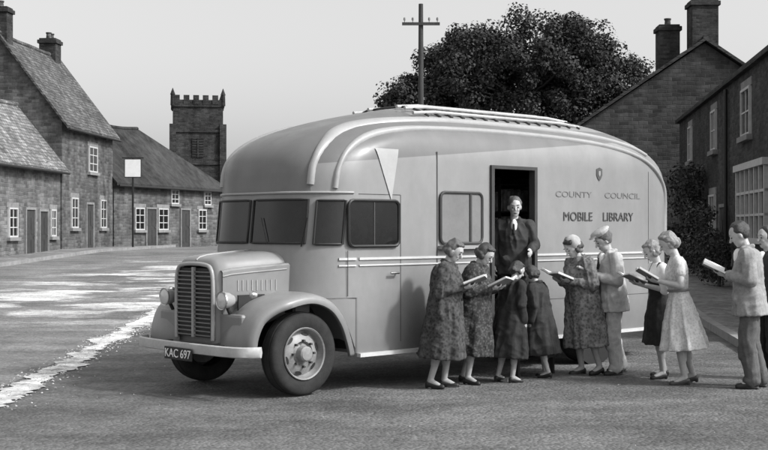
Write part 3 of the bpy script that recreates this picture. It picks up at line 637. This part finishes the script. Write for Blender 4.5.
    if style=='dress':
        P=[rings([(.40,-.01,.27,.28,.10),(.5,-.01,.25,.265,.09),(.65,0,.215,.24,.075),(.8,0,.175,.208,.055),(.93,0,.138,.182,.03),(1.05,0,.105,.142,.0),(1.08,0,.104,.14,0),(1.2,.01,.13,.158,0),(1.3,.005,.125,.17,0),(1.38,-.01,.095,.15,0),(1.44,-.01,.065,.08,0)],9,ph=ph)]
        for shd,el,wr,d in sl:P+=[cap(shd,shd.lerp(el,.45),.066,.066),cap(shd+V((0,0,-.01)),V((0,shd.y*.4,1.41)),.052,.048)]
        dr=blob('dress',P,.009,cm,root,s,1,crease=.008*s)
        rr=[(V((.116*math.cos(t),.152*math.sin(t),1.065))*s) for t in[2*math.pi*k/24 for k in range(24)]];tube('belt',rr,.014*s,tm or cm,dr,True,8)
    if style=='pinafore':
        P=[rings([(.44,-.01,.22,.235,.09),(.6,-.01,.195,.22,.07),(.8,0,.165,.198,.045),(.93,0,.135,.178,.02),(1.05,0,.108,.145,.0),(1.2,.01,.124,.154,0),(1.27,.005,.12,.155,0)],8,ph=ph)]
        for sd in(-1,1):P+=[cap((.09,sd*.08,1.24),(0,sd*.09,1.43),.035,.03),cap((-.08,sd*.08,1.24),(0,sd*.09,1.43),.035,.03)]
        blob('pinafore_dress',P,.010,cm,root,s,1,crease=.006*s)
        P=[rings([(1.1,0,.10,.138,0),(1.2,.005,.116,.148,0),(1.3,.0,.115,.162,0),(1.38,-.01,.09,.148,0),(1.44,-.01,.065,.078,0)])]
        for shd,el,wr,d in sl:P+=[cap(shd,el,.066,.06)]
        blob('blouse',P,.010,white,root,s,1,crease=.006*s)
    if style=='suit':
        P=[rings(W([(.76,0,.16,.20,.025),(.87,0,.152,.198,.02),(.95,0,.145,.192,.015),(1.08,.0,.134,.175,.012),(1.2,.005,.138,.182,.006),(1.32,-.005,.135,.194,0),(1.40,-.02,.105,.16,0),(1.45,-.01,.065,.075,0)],wd),6,ph=ph)]
        for shd,el,wr,d in sl:P+=[cap(shd,el,.075,.066),cap(el,wr-(wr-el).normalized()*.03,.063,.053),cap(shd+V((0,0,-.005)),V((0,shd.y*.4,1.42)),.06,.05)]
        for sd in(-1,1):P+=[cap((-.06,sd*.045,1.475),(.045,sd*.07,1.45),.02,.02),cap((.045,sd*.07,1.45),(.14*wd,sd*.02,1.2),.02,.015)]
        for sd in(-1,1):P.append(ell((.13*wd,sd*.10,.93),(.024,.06,.07)))
        blob('jacket',P,.0095,cm,root,s,1,crease=.013*s)
        a,b=ell((.085,0,1.36),(.058,.045,.10));recalc(obj('shirt',[v*s for v in a],b,white,root,True))
        a,b=cap((.138,0,1.39),(.150,0,1.28),.013,.018);recalc(obj('tie',[v*s for v in a],b,black,root,True))
        P=[rings([(.84,0,.10,.155,0),(.92,-.0,.125,.175,0),(1.0,0,.115,.155,0)])]
        for hip,kn,an,toe in lg:P+=[cap(hip,kn,.104,.09),cap(kn,an+V((0,0,.01)),.089,.078),cap(an+V((.02,0,.0)),an+V((.03,0,0)),.075,.072),cap(kn+V((.02,0,-.06)),kn+V((.03,0,-.14)),.07,.066)]
        blob('trousers',P,.0105,tm,root,s,1,crease=.010*s)
    for hip,kn,an,toe in lg:
        P=[cap(an+V((-.02,0,-.035)),toe+V((.02,0,-.002)),.040,.034),cap(an+V((-.025,0,-.03)),an+V((-.025,0,.0)),.04,.042),ell(an+V((.05,0,-.075)),(.135,.043,.012))]
        if fem:P=[cap(an+V((-.02,0,-.035)),toe+V((.02,0,-.004)),.038,.032),cap(an+V((-.035,0,-.05)),an+V((-.035,0,-.07)),.024,.02),ell(an+V((.09,0,-.077)),(.085,.038,.011))]
        blob('shoe',P,.008,shoe,root,s,1)
    if pose=='read':
        c=root.matrix_basis@(V((.35,0,1.25))*s);bk=top('book',book or 'open library book held in both hands','book',c,math.radians(ang),'books held by the readers')
        bk.rotation_euler=(R.uniform(-.12,.12),math.radians(-24+R.uniform(-7,5)),math.radians(ang)+R.uniform(-.1,.1))
        def leafm(nm,mat,zo,w,hh,th):
            vs=[];fs=[];n=6
            for side_ in(-1,1):
                k=len(vs)
                for i in range(n+1):
                    t=i/n;y=side_*(w*t);z=zo+.035*t*t*1.0+.012*math.sin(t*math.pi)
                    for x in(-hh/2,hh/2):vs+=[V((x,y,z)),V((x,y,z+th))]
                for i in range(n):
                    a=k+i*4;b=a+4;fs+=[(a,a+2,b+2,b),(a+1,b+1,b+3,a+3),(a,b,b+1,a+1),(a+2,a+3,b+3,b+2)]
                fs+=[(k,k+1,k+3,k+2),(k+n*4,k+n*4+2,k+n*4+3,k+n*4+1)]
            recalc(obj(nm,vs,fs,mat,bk))
        leafm('cover',sill_m,-.01,.175,.25,.006);leafm('pages',white,-.003,.167,.238,.020)
    return root
hd1=M('dark_hair',.04,.5,30,.5,.5,spec=.5);hd2=M('brown_hair',.09,.5,30,.5,.5,spec=.5);hf=M('fair_hair',.24,.5,30,.5,.5);hg=M('grey_hair',.12,.5,30,.6,.5)
fl1=M('floral_coat',.065,.55,14,.9,.3,'spots',bw=30,c2=.028);fl2=M('speckled_coat',.032,.5,14,.9,.3,'spots',bw=36,c2=.085)
fl3=M('patterned_light_coat',.17,.5,14,.9,.3,'spots',bw=30,c2=.08);tweed=M('pale_tweed',.27,.25,40,.95,.25,'check',bw=45);lt=M('light_jacket',.40,.25,8,.9,.25)
ltt=M('light_trousers',.36,.25,8,.9,.25);dk=M('dark_wool',.025,.4,20,.9,.2);gt=M('grey_flannel',.09,.3,12,.9,.25);dress=M('pale_dress',.55,.2,8,.85,.15,'spots',bw=40,c2=.42)
scarf=M('pale_scarf',.34,.3,10,.85,.1);suit_d=M('dark_suit',.04,.3,15,.85,.1);mg=M('mid_grey_wool',.035,.4,15,.9,.15)
brs=M('brown_shoe',.05,.2,10,.4,0)
person('woman in a floral coat reading an open book beside the van',.60,13.6,-14,1.62,'coat',fl1,hd2,nod=30,wd=1.3,turn=-6,lean=4)
person('woman in a speckled dark coat reading a book near the steps',.93,14.0,-24,1.58,'coat',fl2,hd1,nod=36,wd=1.3,lean=5,side=-2)
vm=Matrix.Translation(V((-.75,12.84,0)))@Matrix.Rotation(S47,4,'Z')
c_=vm@V((3.36,.17,.46))
person('man in a dark suit and tie standing in the van doorway',c_.x,c_.y,-98,1.64,'suit',suit_d,hg,z0=.46,pose='rail',tm=dk,nod=10,fem=False,wd=1.12,turn=10,lean=2,side=0)
person('short figure in a dark coat standing by the van steps',1.38,14.1,30,1.36,'coat',dk,hd1,pose='stand',nod=24,wd=1.3,lean=5)
person('small person in a dark wool coat waiting by the van steps',1.88,14.55,150,1.30,'coat',mg,hd1,pose='stand',nod=28,wd=1.32,lean=6)
person('woman in a patterned pale coat and headscarf reading',2.44,14.85,206,1.65,'coat',fl3,hd1,hat='scarf',tm=scarf,nod=34,wd=1.28,lean=5,side=2)
person('man in a light jacket and flat cap holding a book',2.78,14.9,192,1.72,'suit',lt,hg,hat='cap',tm=ltt,nod=26,fem=False,wd=1.15,lean=4)
person('girl in a dark pinafore and white blouse reading a book',3.22,14.5,190,1.60,'pinafore',dk,hf,nod=32,lean=3,side=-2)
person('fair-haired woman in a belted pale summer dress reading',3.38,13.95,174,1.70,'dress',dress,hf,tm=sill_m,nod=28,shoe=brs,lean=5)
person('tall man in a pale tweed jacket and grey trousers reading',4.03,13.6,166,1.80,'suit',tweed,hd1,tm=gt,nod=28,fem=False,wd=1.12,lean=3,side=1)
person('man in dark clothes waiting behind the tall reader',4.45,14.4,200,1.74,'suit',mg,hd1,pose='stand',tm=dk,nod=8,fem=False,wd=1.1,lean=1)
# ---------------------------------------------------------------- light, world, camera
w=bpy.data.worlds.new('World');SC.world=w;w.use_nodes=True;t=w.node_tree;n=t.nodes;l=t.links;bg=n['Background']
sky=n.new('ShaderNodeTexSky');sky.sky_type='NISHITA';sky.sun_disc=False
d=V((.85,-.36,.80)).normalized();sky.sun_elevation=math.asin(d.z);sky.sun_rotation=math.atan2(d.x,d.y);sky.dust_density=5
bwn=n.new('ShaderNodeRGBToBW');l.new(sky.outputs[0],bwn.inputs[0])
ad=n.new('ShaderNodeMath');ad.operation='MULTIPLY_ADD';ad.inputs[1].default_value=1.35;ad.inputs[2].default_value=1.8;l.new(bwn.outputs[0],ad.inputs[0])
l.new(ad.outputs[0],bg.inputs['Color']);bg.inputs['Strength'].default_value=.15
su=bpy.data.lights.new('sun','SUN');su.energy=3.2;su.angle=math.radians(5);so=bpy.data.objects.new('sun',su);COL.objects.link(so);so.rotation_euler=d.to_track_quat('Z','Y').to_euler();so.location=(20,-10,30)
cam=bpy.data.cameras.new('camera');co=bpy.data.objects.new('camera',cam);COL.objects.link(co);SC.camera=co
cam.sensor_width=36;cam.lens=F/768*36;cam.clip_end=4000;co.location=(0,0,CH);co.rotation_euler=(math.radians(90)+math.atan(3/F),0,0)
SC.view_settings.view_transform='Standard';SC.view_settings.look='None';SC.view_settings.exposure=0
